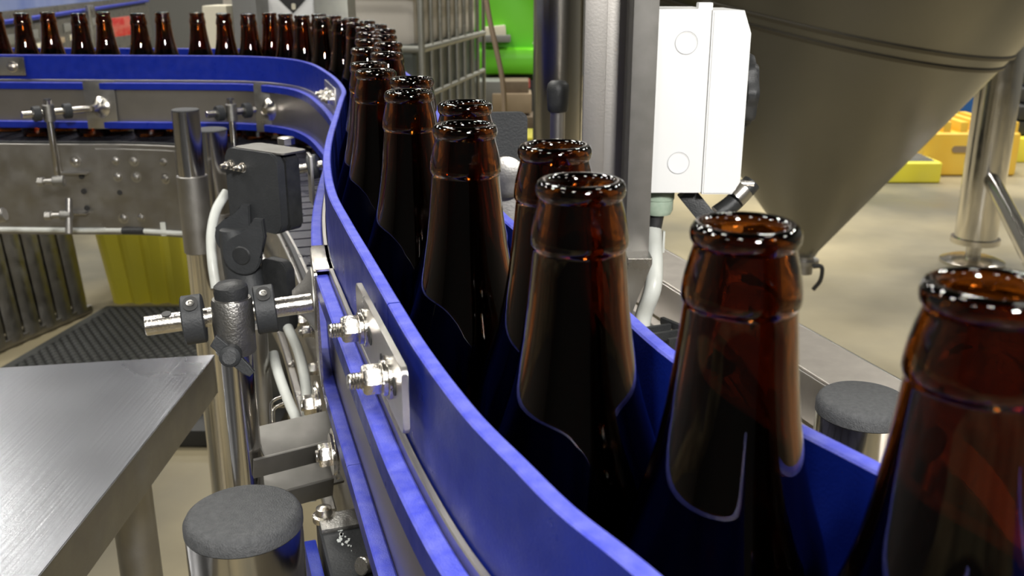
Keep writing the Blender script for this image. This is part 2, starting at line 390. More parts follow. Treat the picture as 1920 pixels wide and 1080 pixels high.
# splice plate with two slots and two bolts
def splice(y0, y1, z0, z1, off, bolts, nm='splice_plate', parent=gl, th=.0026, slots=True, mt='steel'):
    a, _ = on(PL, y0); c, _ = on(PL, y1); d = (c - a); L = d.length; d.normalize(); nn = Vector((-d.y, d.x, 0))
    b = B(); o_ = (a + c) / 2 + nn * off; o_.z = (z0 + z1) / 2
    prism(b, roundrect(L, z1 - z0, .003), o_, d, (0, 0, 1), nn, th, .0004)
    sp = obj(nm, b, mt, parent)
    if slots:
        for k in (-.24, .26):
            s = B(); prism(s, roundrect(L * .3, .007, .0034), o_ + d * L * k + nn * (th + .0001), d, (0, 0, 1), nn, .0003); obj('slot', s, 'dark', sp)
    for k in bolts: add_bolt(sp, o_ + d * L * k + nn * th, nn, washer_r=.0088, af=.0105, stud=.0165, nh=.0075)
    return sp
splice(.327, .434, 1.1255, 1.1525, .0100, (-.27, .26))
# far end splice near the bend
splice(1.33, 1.46, 1.112, 1.147, .0062, (-.3, -.05, .3), th=.002, slots=False)
q0 = att(-20, 119, 1.79); q1 = att(57, 119, 1.79)
b = B(); box(b, ((q0.x + q1.x) / 2, 1.811, 1.137), (q1.x - q0.x, .003, .033), bev=.0008); sp = obj('splice_plate', b, 'steel', gl)
add_bolt(sp, (att(34, 119, 1.79).x, 1.8095, 1.136), (0, -1, 0), .010, .009, .010)

# right guide rail
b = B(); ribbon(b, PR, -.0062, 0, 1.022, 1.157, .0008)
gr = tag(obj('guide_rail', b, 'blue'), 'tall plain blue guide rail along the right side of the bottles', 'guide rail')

# ------------------------------------------------------------------ bottles
def bottle_mesh():
    outer = [(0, 0), (.0015, .018), (.0004, .0255), (.0015, .0285), (.0045, .0302), (.010, .0305), (.118, .0305), (.126, .0301), (.134, .0288), (.142, .0266), (.150, .0240),
             (.158, .0217), (.167, .0196), (.178, .0177), (.190, .0162), (.201, .0151), (.2068, .0146), (.2076, .0146), (.2082, .0151), (.2092, .0154), (.2110, .01535), (.2150, .0148),
             (.2190, .0139), (.2222, .0130), (.2231, .0129), (.2238, .0134), (.2245, .0138), (.2258, .0140), (.2272, .0138), (.2284, .0131), (.2290, .0120)]
    inner = [(.2289, .0109), (.2280, .0100), (.2265, .0095), (.221, .0094), (.210, .0104), (.201, .0117), (.190, .0131), (.178, .0147), (.167, .0166), (.158, .0187),
             (.150, .0210), (.142, .0236), (.134, .0258), (.126, .0272), (.118, .0277), (.012, .0276), (.008, .026), (.006, .018), (.0065, 0)]
    b = B(); lathe(b, (0, 0, 0), (0, 0, 1), outer + inner, 56, cap=False); return b
ORD = ['first', 'second', 'third', 'fourth', 'fifth', 'sixth', 'seventh', 'eighth', 'ninth', 'tenth', 'eleventh', 'twelfth', 'thirteenth', 'fourteenth', 'fifteenth', 'sixteenth',
       'seventeenth', 'eighteenth', 'nineteenth', 'twentieth']
near = [((.097, .184), 'blurred amber glass bottle cut off by the right edge of the picture'),
        ((.059, .235), 'large amber glass bottle, second from the right, in front of the floor'),
        ((.021, .290), 'amber glass bottle in front of the grey steel upright, third from the right'),
        ((.016, .357), 'amber bottle directly below the black tipped rod, half hidden by a nearer one'),
        ((-.020, .410), 'amber bottle with sparkling shoulder touching the left blue rail beside the splice plate'),
        ((-.0235, .487), 'amber bottle whose lip shows just behind the one beside the dark grey plate'),
        ((-.057, .5395), 'front amber bottle of the pair left of the dark grey plate'),
        ((-.063, .615), 'rear amber bottle of the pair left of the dark grey plate'),
        ((-.093, .669), 'amber bottle hugging the left rail just before the crowded bend'),
        ((-.1065, .731), 'amber bottle lip peeking over the front bottle at the rail bend')]
bend = [(-.106, .835), (-.132, .893), (-.122, .975), (-.150, 1.032), (-.143, 1.112), (-.169, 1.171), (-.160, 1.248), (-.192, 1.306), (-.188, 1.386), (-.226, 1.438),
        (-.222, 1.516), (-.268, 1.560), (-.265, 1.637), (-.318, 1.668), (-.312, 1.742), (-.372, 1.765), (-.354, 1.827)]
row_x = [(535, 1.845), (505, 1.897), (465, 1.838), (419, 1.875), (369, 1.905), (304, 1.94), (258, 1.872), (193, 1.94), (147, 1.872), (89, 1.945), (40, 1.878), (-10, 1.94)]
row = []
for px, Y in row_x:
    row.append(((px - 960) / F * (Y * CT + .062 * ST), Y))
first = obj('bottle', bottle_mesh(), 'glass'); used = []
def place_bottle(x, y, label, group):
    o = first if not used else first.copy()
    if used: C.objects.link(o)
    used.append(o); o.location = (x, y, 1.0002); o.rotation_euler.z = random.random() * 6
    tag(o, label, 'bottle', group)
for (x, y), l in near: place_bottle(x, y, l, 'amber bottles queued in the near straight')
for i, (x, y) in enumerate(bend): place_bottle(x, y, 'amber bottle packed into the bend of the line, %s from the near end' % ORD[i], 'amber bottles crowded in the bend')
for i, (x, y) in enumerate(row):
    k = len(row) - i - 1
    l = 'amber bottle neck above the far blue rail, %s' % (('%s from the left' % ORD[k]) if k else 'cut off by the picture edge')
    place_bottle(x, y, l, 'amber bottles in the far row')

# ------------------------------------------------------------------ capped steel posts
def post(p, r, ztop, label, sleeve=None, zbot=0.0, cap=.006, capmat='rubber', mt='steel_polished', name='capped_post'):
    t = thing(name, label, 'post', (p[0], p[1], zbot))
    b = B(); cyl(b, (p[0], p[1], zbot), (p[0], p[1], ztop - cap), r, n=48); obj('tube', b, mt, t)
    b = B(); lathe(b, (p[0], p[1], ztop - cap), (0, 0, 1), [(0, r * .99), (.0006, r * 1.015), (cap * .55, r * 1.015), (cap * .85, r * .96), (cap, r * .88), (cap, 0)], 48); obj('end_cap', b, capmat, t)
    if sleeve:
        b = B(); cyl(b, (p[0], p[1], sleeve[0]), (p[0], p[1], sleeve[1]), r + sleeve[2], n=40, bev=.001); obj('sleeve', b, 'steel_dull', t)
    return t
Pn = att(455, 956, .425); post((Pn.x, Pn.y), .0255, Pn.z, 'fat steel post with a round grey cap at the bottom left foreground', cap=.0085)
Pr = att(1622, 744, .532); post((Pr.x, Pr.y), .0255, Pr.z, 'fat steel post with grey cap on the right behind the blue rail', cap=.010)
Pf = att(393, 241, 1.47); post((Pf.x, Pf.y), .0255, Pf.z, 'steel post with pale cap, shorter of the two left of the black bracket', sleeve=(.2, Pf.z - .13, .0008), cap=.003)
Pf2 = att(347, 204, 1.36); post((Pf2.x, Pf2.y), .0190, Pf2.z, 'slim steel post with a collar sleeve left of the black bracket', sleeve=(Pf2.z - .21, Pf2.z - .095, .0028), cap=.003)

# ------------------------------------------------------------------ clamp stand in the left foreground
PX, PY, RZ = -.1755, .570, 1.087
cs = thing('clamp_stand', 'upright steel rod with cross clamp holding a horizontal rod to the guide rail', 'clamp stand', (PX, PY, .80))
b = B(); cyl(b, (PX, PY, .80), (PX, PY, 1.100), .0100, n=40); obj('pole', b, 'steel_polished', cs)
b = B(); lathe(b, (PX, PY, 1.0985), (0, 0, 1), [(0, .0102), (.004, .0106), (.0075, .0102), (.0095, .0080), (.0102, 0)], 36); obj('end_cap', b, 'black', cs)
b = B()
lathe(b, (PX, PY, 1.062), (0, 0, 1), [(0, .0120), (.001, .0126), (.012, .0126), (.020, .0130), (.034, .0126), (.036, .0118)], 36)
body = obj('clamp_body', b, 'cast', cs)
r0 = Vector((-.2275, .560, RZ - .004)); r1 = Vector((-.1290, .588, RZ + .002)); rd = (r1 - r0).normalized()
b = B(); cyl(b, r0, r1, .0063, n=32, bev=.0005); rod = obj('cross_rod', b, 'steel_bright', cs)
hx = r0 + rd * .0135; b = B(); lathe(b, hx + Vector((0, -.001, .0058)), (0, -.25, 1), [(0, .0030), (.0008, .0030)], 20); obj('rod_hole', b, 'dark', rod)
for k, nm in ((.0225, ''), (.0665, '')):
    c0 = r0 + rd * (k); b = B()
    lathe(b, c0, rd, [(0, .0064), (0, .0145), (.0008, .0155), (.0122, .0155), (.013, .0145), (.013, .0064)], 40, cap=False)
    col_ = obj('locking_collar', b, 'black_matte', cs)
    up = Vector((0, -.55, .83)); up = (up - rd * up.dot(rd)).normalized(); sd = rd.cross(up)
    b = B(); prism(b, roundrect(.0086, .0115, .0042), c0 + rd * .0065 + up * .0150, rd, sd, up, .0007); obj('socket', b, 'dark', col_)
    b = B(); lathe(b, c0 + rd * .0065 + up * .0156, up, [(0, .0024), (.0008, .0024), (.0010, .0012), (.0004, .0011), (.0004, 0)], 16); obj('clamp_screw', b, 'steel', col_)
# wing lever
lv = Vector((PX + .001, PY - .0125, 1.066)); ax_ = Vector((.12, -.95, .10)).normalized()
b = B(); lathe(b, lv, ax_, [(0, .0062), (.006, .0068), (.009, .0066), (.0105, .0050), (.0108, 0)], 28); lev = obj('lever_knob', b, 'black_matte', cs)
b = B(); xd = Vector((.70, 0, -.71)); yd = xd.cross(ax_).normalized()
prism(b, [(-.015, -.0038), (-.013, .0038), (0, .0040), (.013, .0036), (.0175, .002), (.0175, -.002), (.013, -.0032), (0, -.0040)], lv + ax_ * .002, xd, yd, ax_, .005, .0008); obj('wing', b, 'black_matte', lev)
b = B(); lathe(b, lv + ax_ * .0106, ax_, [(0, .0042), (.0006, .0042)], 24); obj('insert', b, 'rubber', lev)
# cone and mounting plate at the rail
pa, da = on(PL, .585); pb, _ = on(PL, .645); dd = (pb - pa).normalized(); nn = Vector((-dd.y, dd.x, 0)); pm = (pa + pb) / 2
b = B(); o_ = pm + nn * .0170; o_.z = 1.072
prism(b, roundrect((pb - pa).length, .080, .003), o_, dd, (0, 0, 1), nn, .0018, .0003)
box(b, pm + nn * .0105 + Vector((0, 0, 1.1122)), ((pb - pa).length * .96, .0145, .0016), (dd, nn, Vector((0, 0, 1))), bev=.0003)
mp = obj('mounting_plate', b, 'steel_bright', cs)
cn = pm + nn * .0190; cn.z = RZ - .003
b = B(); lathe(b, cn, nn, [(0, .0215), (.001, .0215), (.006, .0135), (.0125, .0080), (.0140, .0066)], 36); obj('cone_flange', b, 'steel_dull', cs)
# clamp brackets that hold the pole to the conveyor frame
fb, fd = on(PF, .60)
for z, tilt in ((.990, .18), (.962, .05)):
    b = B(); s0_ = Vector((PX + .0085, PY + .004, 0)); dX = (Vector((fb.x - .016, fb.y, 0)) - s0_); L = dX.length; dX.normalize()
    up = Vector((0, -.35, .94)); yy = up.cross(dX).normalized()
    box(b, s0_ + Vector((0, 0, z)) + dX * (L * .5) + Vector((0, 0, tilt * .03)), (L * 1.05, .030, .0022), (dX, yy, dX.cross(yy)), bev=.0005)
    box(b, s0_ + Vector((0, 0, z - .005)) + dX * (L * .5) + Vector((0, -.015, 0)), (L * 1.05, .0022, .016), (dX, yy, dX.cross(yy)), bev=.0004)
    obj('pole_bracket', b, 'steel_flat', cs)

# ------------------------------------------------------------------ bolts, washers, tubes on the near side plate
def F_pt(px, py, off=.003):       # point on the near straight side plate seen at a pixel
    d = ray(px, py); nx, ny = .95, .312; t = (.0855 - off) / (d.x * nx + d.y * ny)
    return Vector((d.x * t, d.y * t, CZ + d.z * t))
NF = Vector((-.95, -.312, 0))
for px, py, wr in ((598, 757, .0165), (630, 850, .0165), (583, 690, .008), (546, 683, .008), (570, 620, .007), (560, 600, .007)):
    p = F_pt(px, py, .020) if wr > .01 else F_pt(px + 20, py, .003)
    if not (.3 < p.y < 2): continue
    add_bolt(conv, p, NF, washer_r=wr, af=.013 if wr > .01 else .009, stud=.013 if wr > .01 else .014, nh=.008)
# rails of the lower frame seen between the pole and the guide
for k, (dz, off, th) in enumerate(((.955, .012, .006), (.90, .010, .008))):
    b = B(); ribbon(b, cut(PF, .64, 1.45), off, off + th, dz - .010, dz + .002, .001); obj('frame_rail', b, 'steel', conv)
ct = tag(obj('air_tube', tube(B(), [att(512, 662, .80), att(522, 700, .79), att(540, 750, .78), att(562, 800, .77), att(575, 840, .765), att(583, 940, .76)], .0043), 'white_tube'),
         'white plastic air tube hanging left of the other behind the upright pole', 'tube')
tag(obj('air_tube', tube(B(), [att(540, 615, .86), att(560, 660, .83), att(573, 720, .80), att(577, 780, .78), att(584, 850, .77)], .0046), 'white_tube'),
    'greyish white air tube curving down just beside the steel side plate', 'tube')
tag(obj('air_tube', tube(B(), [att(425, 360, .95), att(405, 395, .94), att(396, 440, .93), att(398, 490, .92), att(405, 540, .92)], .0048), 'white_tube'),
    'white tube curving out from behind the black bracket', 'tube')
b = B(); tube(b, [att(533, 742, .78), att(512, 752, .78), att(508, 770, .78), att(512, 840, .78)], .0013, 8); tube(b, [att(537, 754, .78), att(517, 764, .78), att(513, 780, .78), att(518, 845, .78)], .0013, 8)
tag(obj('wire_clip', b, 'steel_bright'), 'bent bright wire clip beside the white air tube', 'wire clip')
# gearbox at the bottom
gb = thing('gearbox', 'dark grey gearbox with white paint splashes beside the bottom blue strip', 'gearbox', (-.09, .47, .845))
gx = Vector((.312, -.95, 0)); gy = Vector((.95, .312, 0))
def cs_(c_, s__, z): return gy * c_ + gx * s__ + Vector((0, 0, z))
g0 = cs_(.063, -.5635, .955)
b = B(); box(b, cs_(.0665, -.47, .901), (.187, .033, .11), (gx, gy, Vector((0, 0, 1))), bev=.004, seg=3); obj('housing', b, 'black_matte', gb)
b = B(); box(b, cs_(.064, -.548, .9572), (.020, .026, .0035), (gx, gy, Vector((0, 0, 1))), bev=.001); obj('flange', b, 'cast', gb)
b = B(); q = cs_(.055, -.556, .955); lathe(b, q, (0, 0, 1), [(0, .0075), (.004, .0075), (.0045, .0055), (.009, .005), (.0105, .0025), (.0106, 0)], 24); obj('breather_cap', b, 'steel_bright', gb)
b = B(); q = att(676, 1062, .560); q2 = att(716, 1055, .575); cyl(b, q, q2, .0055, n=28, bev=.0006); obj('spacer_sleeve', b, 'steel_bright', gb)
b = B(); random.seed(3)
for k in range(26):
    u_ = random.random(); c_ = cs_(.063 + random.uniform(-.006, .006) * (1 - u_ * .5), -.556 + u_ * .045, 0); r_ = random.uniform(.0010, .0032) * (1.1 - u_)
    pts = [(r_ * 1.6 * random.uniform(.5, 1.3) * math.cos(a), r_ * random.uniform(.5, 1.2) * math.sin(a)) for a in [i * .7 for i in range(9)]]
    prism(b, pts, Vector((c_.x, c_.y, .9562)), gx, gy, (0, 0, 1), .0005)
obj('paint_splash', b, 'paint', gb)
b = B(); box(b, cs_(.0435, -.455, .927), (.17, .0075, .05), (gx, gy, Vector((0, 0, 1))), bev=.001); tag(obj('blue_strip', b, 'blue'), 'short blue plastic strip between the capped post and the gearbox', 'strip')

# ------------------------------------------------------------------ black pivot bracket behind the clamp stand
br = thing('sensor_bracket', 'black plastic bracket with rounded plate and pivoting arm behind the clamp pole', 'bracket', tuple(att(470, 540, .86)))
tb = .86; X_ = Vector((1, -.72, 0)).normalized(); N_ = X_.cross(Vector((0, 0, 1))).normalized(); U_ = Vector((0, 0, 1)); s_ = tb / F
def pl(px, py): return att(px, py, tb)
pc = pl(487, 355); b = B()
prism(b, roundrect(146 * s_, 150 * s_, .009), pc, X_, U_, N_, .008, .0012)
plate = obj('face_plate', b, 'black_matte', br)
b = B(); prism(b, roundrect(134 * s_, 145 * s_, .006), pc - N_ * .017 + X_ * .003, X_, U_, N_, .015, .0015); obj('block', b, 'black', br)
b = B(); prism(b, roundrect(138 * s_, .030, .006), pc - N_ * .010 + X_ * .006 + U_ * (73 * s_), X_, N_, U_, .0016, .0004); obj('top_plate', b, 'steel_flat', br)
for px, py in ((447, 306), (470, 311)): add_bolt(plate, pl(px, py) + N_ * .0075, N_, .0048, .0062, .012, .004)
b = B(); q = att(537, 270, .93); cyl(b, q + Vector((0, 0, -.02)), q, .0026); lathe(b, q, (0, 0, 1), [(0, .0085), (.006, .0085), (.0068, .007), (.0068, 0)], 8); obj('thumb_screw', b, 'steel', br)
# arm fork: two rounded ears whose lips sweep up into the face plate
XE = Vector((1, -.18, 0)).normalized(); NE = XE.cross(Vector((0, 0, 1))).normalized()
def ear(cx_, cy_, R_, lip, dpt, th):
    b = B(); circ = [(cx_ + R_ * math.cos(math.radians(a)), cy_ + R_ * math.sin(math.radians(a))) for a in range(-10, 216, 15)]
    pts = [((x - cx_) * s_, (cy_ - y) * s_) for x, y in circ + lip]
    prism(b, pts[::-1], pl(cx_ + dpt * .18 / s_, cy_) + NE * dpt, XE, U_, NE, th, .001); return b
obj('fork_ear', ear(468, 466, 37, [(446, 436), (470, 424), (488, 412), (497, 396), (514, 396), (516, 430)], .018, .006), 'black_matte', br)
obj('fork_ear', ear(430, 452, 34, [(402, 430), (420, 414), (444, 404), (456, 386), (472, 386), (470, 430)], -.016, .006), 'black_matte', br)
b = B(); c = pl(468 + .018 * .18 / s_, 466) + NE * .022; lathe(b, c, NE, [(0, .0085), (.002, .0085), (.003, .0075), (.003, 0)], 32); obj('pivot_pin', b, 'black', br)
b = B(); arm = [pl(425, 440), pl(445, 470), pl(455, 510), pl(462, 560), pl(466, 600)]
A = []
for k, (px, py, hw) in enumerate([(432, 430, 22), (438, 465, 34), (446, 500, 42), (455, 545, 44), (462, 600, 40)]):
    A.append((pl(px, py), hw * s_))
rings = []
for p, hw in A:
    rings.append([b.verts.new(p + X_ * (hw * math.cos(a)) - N_ * .004 + N_ * (.014 * math.sin(a))) for a in [2 * math.pi * k / 20 for k in range(20)]])
for R0, R1 in zip(rings, rings[1:]):
    for k in range(20): b.faces.new((R0[k], R0[(k + 1) % 20], R1[(k + 1) % 20], R1[k]))
b.faces.new(rings[0]); b.faces.new(rings[-1][::-1]); obj('arm', b, 'black_matte', br)
b = B(); prism(b, roundrect(70 * s_, 140 * s_, .008), pl(500, 560) - N_ * .02, X_, U_, N_, .010, .001); obj('base_block', b, 'black', br)
b = B(); cyl(b, pl(505, 520) + N_ * -.008, pl(505, 520) + N_ * -.004, .004); obj('screw', b, 'steel_bright', br)
q = att(492, 720, .80); b = B(); cyl(b, (q.x, q.y, 0), (q.x, q.y, att(484, 600, .80).z), .0075, n=28); obj('mount_post', b, 'steel', br)
# small collar and stub rod between bracket and rail
b = B(); q0 = att(560, 318, .98); q1 = att(606, 309, .98); cyl(b, q0, q1, .0048); sr = thing('rail_support_rod', 'short steel rod with black collar between the bracket and the rail bend', 'rod', tuple(q0)); obj('rod', b, 'steel_bright', sr)
b = B(); q = q0.lerp(q1, .42); ax_ = (q1 - q0).normalized(); cyl(b, q, q + ax_ * .010, .0125, n=32, bev=.001); obj('collar', b, 'black_matte', sr)
b = B(); q = att(583, 335, .98); box(b, q, (.003, .03, .05), (Vector((.95, .31, 0)), Vector((-.31, .95, 0)), U_), bev=.0006); obj('support_plate', b, 'steel', sr)

# ------------------------------------------------------------------ far support clamps on the far plate
def far_support(px, py, ybot, label, t=1.71):
    p = att(px, py, t); r = .0065
    th = thing('rail_support', label, 'rail support', (p.x, p.y, p.z - .1))
    low = att(px, ybot, t); zb = low.z
    b = B(); cyl(b, (p.x, p.y, zb), (p.x, p.y, p.z + .024), r, n=24); obj('post', b, 'steel_polished', th)
    b = B(); lathe(b, (p.x, p.y, p.z + .024), (0, 0, 1), [(0, r), (.002, r * .9), (.002, 0)], 20); obj('end_cap', b, 'black', th)
    b = B(); cyl(b, (p.x, p.y, p.z - .014), (p.x, p.y, p.z + .016), .0098, n=28, bev=.001); obj('clamp_body', b, 'cast', th)
    a0 = Vector((p.x - .038, p.y - .022, p.z)); a1 = Vector((p.x + .050, p.y + .052, p.z + .002)); d = (a1 - a0).normalized()
    b = B(); cyl(b, a0, a1, .0062, n=24, bev=.0005); obj('cross_rod', b, 'steel_bright', th)
    for k in (.018, .070):
        b = B(); cyl(b, a0 + d * k, a0 + d * (k + .013), .0135, n=30, bev=.001); obj('locking_collar', b, 'black_matte', th)
    wall_y = None
    pp = min(PFine, key=lambda q: abs(q.x - (a1.x)) + (0 if q.y > 1.4 else 9)); 
    b = B(); c = Vector((a1.x + .004, a1.y + .004, p.z + .002)); tgt = Vector((pp.x, pp.y - .017, c.z))
    nn_ = Vector((-.25, -1, 0)).normalized()
    lathe(b, Vector((a1.x + .012, pp.y - .0185, c.z)), nn_, [(0, .020), (.001, .020), (.007, .012), (.016, .0075), (.024, .0064), ((Vector((a1.x, a1.y, 0)) - Vector((a1.x + .012, pp.y - .0185, 0))).length, .0062)], 32); obj('cone_flange', b, 'steel_bright', th)
    b = B(); box(b, (a1.x + .012, pp.y - .0175, 1.0665), (.056, .002, .085), axes(1, .02), bev=.0005)
    box(b, (a1.x + .012, pp.y - .0095, 1.110), (.056, .018, .002), axes(1, .02), bev=.0003); obj('mounting_plate', b, 'steel', th)
    return th
PFine = plan(GL, 60)
far_support(92, 213, 335, 'left rail support with steel rod and conical flange on the far blue rail')
far_support(434, 212, 330, 'rail support clamp above the black bracket on the far blue rail')
# clamp bolts that hold the far post to the plate
for px, py in ((98, 340), (112, 404)):
    q = att(px, py, 1.69); t = thing('rod_clamp', 'small steel rod clamp on the far plate, %s of two' % ('upper' if py < 400 else 'lower'), 'clamp', tuple(q))
    b = B(); cyl(b, q + Vector((-.024, -.002, 0)), q + Vector((.020, .004, 0)), .0050, n=20, bev=.0005); obj('bolt', b, 'steel', t)
    b = B(); cyl(b, q + Vector((-.024, -.002, 0)), q + Vector((-.013, -.002, 0)), .0085, n=6, bev=.0008); obj('bolt_head', b, 'steel', t)
    b = B(); cyl(b, q + Vector((.001, .001, 0)), q + Vector((.020, .003, 0)), .0095, n=24, bev=.001); obj('collar', b, 'cast', t)
b = B(); q0 = att(125, 372, 1.69); q1 = att(130, 438, 1.69); cyl(b, (q0.x + .004, q0.y, q0.z), (q0.x + .004, q1.y, q1.z), .0060); tag(obj('hanger_rod', b, 'steel_dull'), 'short hanging rod end at the lower edge of the far plate', 'rod')
b = B(); cyl(b, att(-6, 405, 1.6), att(10, 402, 1.6), .012, n=30, bev=.002); tag(obj('pipe_end', b, 'steel'), 'round pipe end at the left edge of the picture', 'pipe')
# white hinge bar on the far plate (angle brackets)
for py in (322, 397):
    q, nn = plate_pt(145, py); b = B(); box(b, q + nn * .010, (.05, .022, .003), axes(-nn.y, nn.x), bev=.0005); obj('angle_bracket', b, 'steel', conv)

# ------------------------------------------------------------------ steel work table
tbz = .90
tb_ = thing('steel_table', 'scratched stainless steel work table in the bottom left corner', 'table', (-.7, .4, 0))
b = B(); k0 = Vector((-.323, .972, 0)); dB = Vector((-.2145, -.037, 0)).normalized()
kl = k0 + dB * 1.0; pts = [(k0.x, k0.y), (kl.x, kl.y), (kl.x, -.6), (-.323, -.6)]
prism(b, pts, (0, 0, tbz - .0025), (1, 0, 0), (0, 1, 0), (0, 0, 1), .0025, .0006); obj('tabletop', b, 'table', tb_)
b = B(); box(b, (-.3245, .186, tbz - .0235), (.002, 1.57, .042), bev=.0004)
box(b, k0 + dB * .5 + Vector((0, -.002, tbz - .0235)), (1.0, .002, .042), axes(dB.x, dB.y), bev=.0004); obj('skirt', b, 'steel_dull', tb_)
for x, y in ((-.385, .86), (-.385, -.45), (-1.24, .70), (-1.24, -.45)):
    b = B(); cyl(b, (x, y, 0), (x, y, tbz - .004), .0205, n=32); obj('leg', b, 'steel_dull', tb_)

# ------------------------------------------------------------------ floor mat with raised studs
mtz = 0.0
c4 = [atz(200, 578, 0), atz(700, 578, 0), atz(760, 775, 0), atz(-60, 730, 0)]
fm = thing('floor_mat', 'black rubber anti fatigue mat with holes and a ramped border on the floor', 'mat', (c4[0].x + .5, c4[0].y - .5, 0))
b = B(); P4 = [(p.x, p.y) for p in c4]; prism(b, P4, (0, 0, 0.001), (1, 0, 0), (0, 1, 0), (0, 0, 1), .010, .003); obj('border', b, 'matedge', fm)
cx = sum(p[0] for p in P4) / 4; cy = sum(p[1] for p in P4) / 4
P5 = [(cx + (x - cx) * .94, cy + (y - cy) * .94) for x, y in P4]
b = B(); prism(b, P5, (0, 0, 0.011), (1, 0, 0), (0, 1, 0), (0, 0, 1), .001); obj('surface', b, 'hole', fm)
def inside(x, y, Q):
    c_ = True
    for i in range(4):
        a, d = Q[i], Q[(i + 1) % 4]
        if (d[0] - a[0]) * (y - a[1]) - (d[1] - a[1]) * (x - a[0]) > 0: c_ = False
    return c_
b = B(); stp = .034; yy = min(p[1] for p in P5); ri = 0
while yy < max(p[1] for p in P5):
    xx = min(p[0] for p in P5) + (stp / 2 if ri % 2 else 0)
    while xx < max(p[0] for p in P5):
        if inside(xx, yy, P5):
            px_ = [(.011 * math.cos(a), .011 * math.sin(a)) for a in [k * math.pi / 3 for k in range(6)]]
            a_ = [b.verts.new((xx + u * 1.15, yy + v * 1.15, .012)) for u, v in px_]; c_ = [b.verts.new((xx + u * .8, yy + v * .8, .017)) for u, v in px_]
            b.faces.new(c_)
            for k in range(6): b.faces.new((a_[k], a_[(k + 1) % 6], c_[(k + 1) % 6], c_[k]))
        xx += stp
    yy += stp * .75; ri += 1
so = obj('stud', b, M['matedge'], fm, smooth=None); so['kind'] = 'stuff'

# ------------------------------------------------------------------ yellow fluted bin
def fluted_bin(c, w0, w1, d0, d1, h, nfl, m, name, label, cat, rot=0):
    t = thing(name, label, cat, c); b = B(); N = 4
    def ringpts(s, z):
        W = w0 + (w1 - w0) * s; D = d0 + (d1 - d0) * s; out = []
        per = [(-W / 2, -D / 2, W / 2, -D / 2), (W / 2, -D / 2, W / 2, D / 2), (W / 2, D / 2, -W / 2, D / 2), (-W / 2, D / 2, -W / 2, -D / 2)]
        for x0, y0, x1, y1 in per:
            L = nfl * 4; tx, ty = (x1 - x0), (y1 - y0); ll = math.hypot(tx, ty); nx, ny = ty / ll, -tx / ll
            for k in range(L):
                u = k / L; a = .020 * (0, .8, 1, .35)[k % 4]
                out.append(Vector((x0 + tx * u + nx * a, y0 + ty * u + ny * a, z)))
        R = Matrix.Rotation(rot, 3, 'Z')
        return [R @ p + Vector(c) for p in out]
    rings = [[b.verts.new(p) for p in ringpts(k / 6, h * k / 6)] for k in range(7)]
    for A_, B_ in zip(rings, rings[1:]):
        n = len(A_)
        for k in range(n): b.faces.new((A_[k], A_[(k + 1) % n], B_[(k + 1) % n], B_[k]))
    b.faces.new(rings[0][::-1]); obj('body', b, m, t, smooth=25)
    b = B(); box(b, Vector(c) + Vector((0, 0, h)), (w1 + .06, d1 + .06, .03), axes(math.cos(rot), math.sin(rot)), bev=.008); obj('rim', b, m, t)
    return t
q = atz(330, 575, 0); fluted_bin((-1.44, q.y + .30, 0),   .46, .58, .5, .6, .62, 6, 'yellow', 'yellow_bin', 'yellow plastic bin with fluted sides standing on the floor beyond the mat', 'bin')
# slatted steel stand left of it
sg = thing('slatted_stand', 'stand of upright grey steel slats behind the table at the left edge', 'stand', tuple(atz(90, 640, 0)))
base = [atz(-70, 700, 0), atz(185, 588, 0)]
dS = (base[1] - base[0]); LS = dS.length; dS.normalize(); nS = Vector((-dS.y, dS.x, 0))
for k in range(8):
    p = base[0] + dS * (LS * (k + .3) / 8) + nS * .03
    b = B()
    pr = [(-.036, -.008), (-.018, .003), (.018, .003), (.036, -.008), (.036, .0), (.016, .012), (-.016, .012), (-.036, .0)]
    lean = Vector((-.10, .04, 1)).normalized()
    prism(b, pr, p + Vector((0, 0, .02)), dS, -nS, lean, .62, .001); obj('slat', b, 'steel_dull', sg)
    if k % 2 == 0:
        b = B(); q = p + nS * .05 + dS * .04; box(b, q + Vector((-.03, 0, .33)), (.022, .02, .6), (dS, nS, U_), bev=.003); obj('back_slat', b, 'yellow' if k % 4 else 'rust', sg)
b = B(); box(b, base[0] + dS * (LS / 2 + .02) + nS * .10 + Vector((-.03, .01, .33)), (LS + .06, .012, .6), (dS, nS, Vector((-.08, .03, 1)).normalized()), bev=.003); obj('back_board', b, 'board', sg)
b = B(); box(b, base[0] + dS * LS / 2 + nS * .05 + Vector((-.05, 0, .60)), (LS, .04, .05), (dS, nS, U_), bev=.005); obj('top_rail', b, 'steel_dull', sg)
b = B(); box(b, base[0] + dS * LS / 2 + nS * .05 + Vector((0, 0, .02)), (LS, .05, .03), (dS, nS, U_), bev=.005); obj('foot_rail', b, 'steel_dull', sg)
# dark low machine base under the conveyor
q = atz(360, 800, 0); b = B(); box(b, (q.x - .02, q.y - .06, .03), (.62, .16, .05), bev=.004); box(b, (q.x - .02, q.y + .02, .075), (.5, .05, .04), bev=.004)
tag(obj('steel_plinth', b, 'dark'), 'dark low steel base on the floor below the clamp pole', 'machine base')

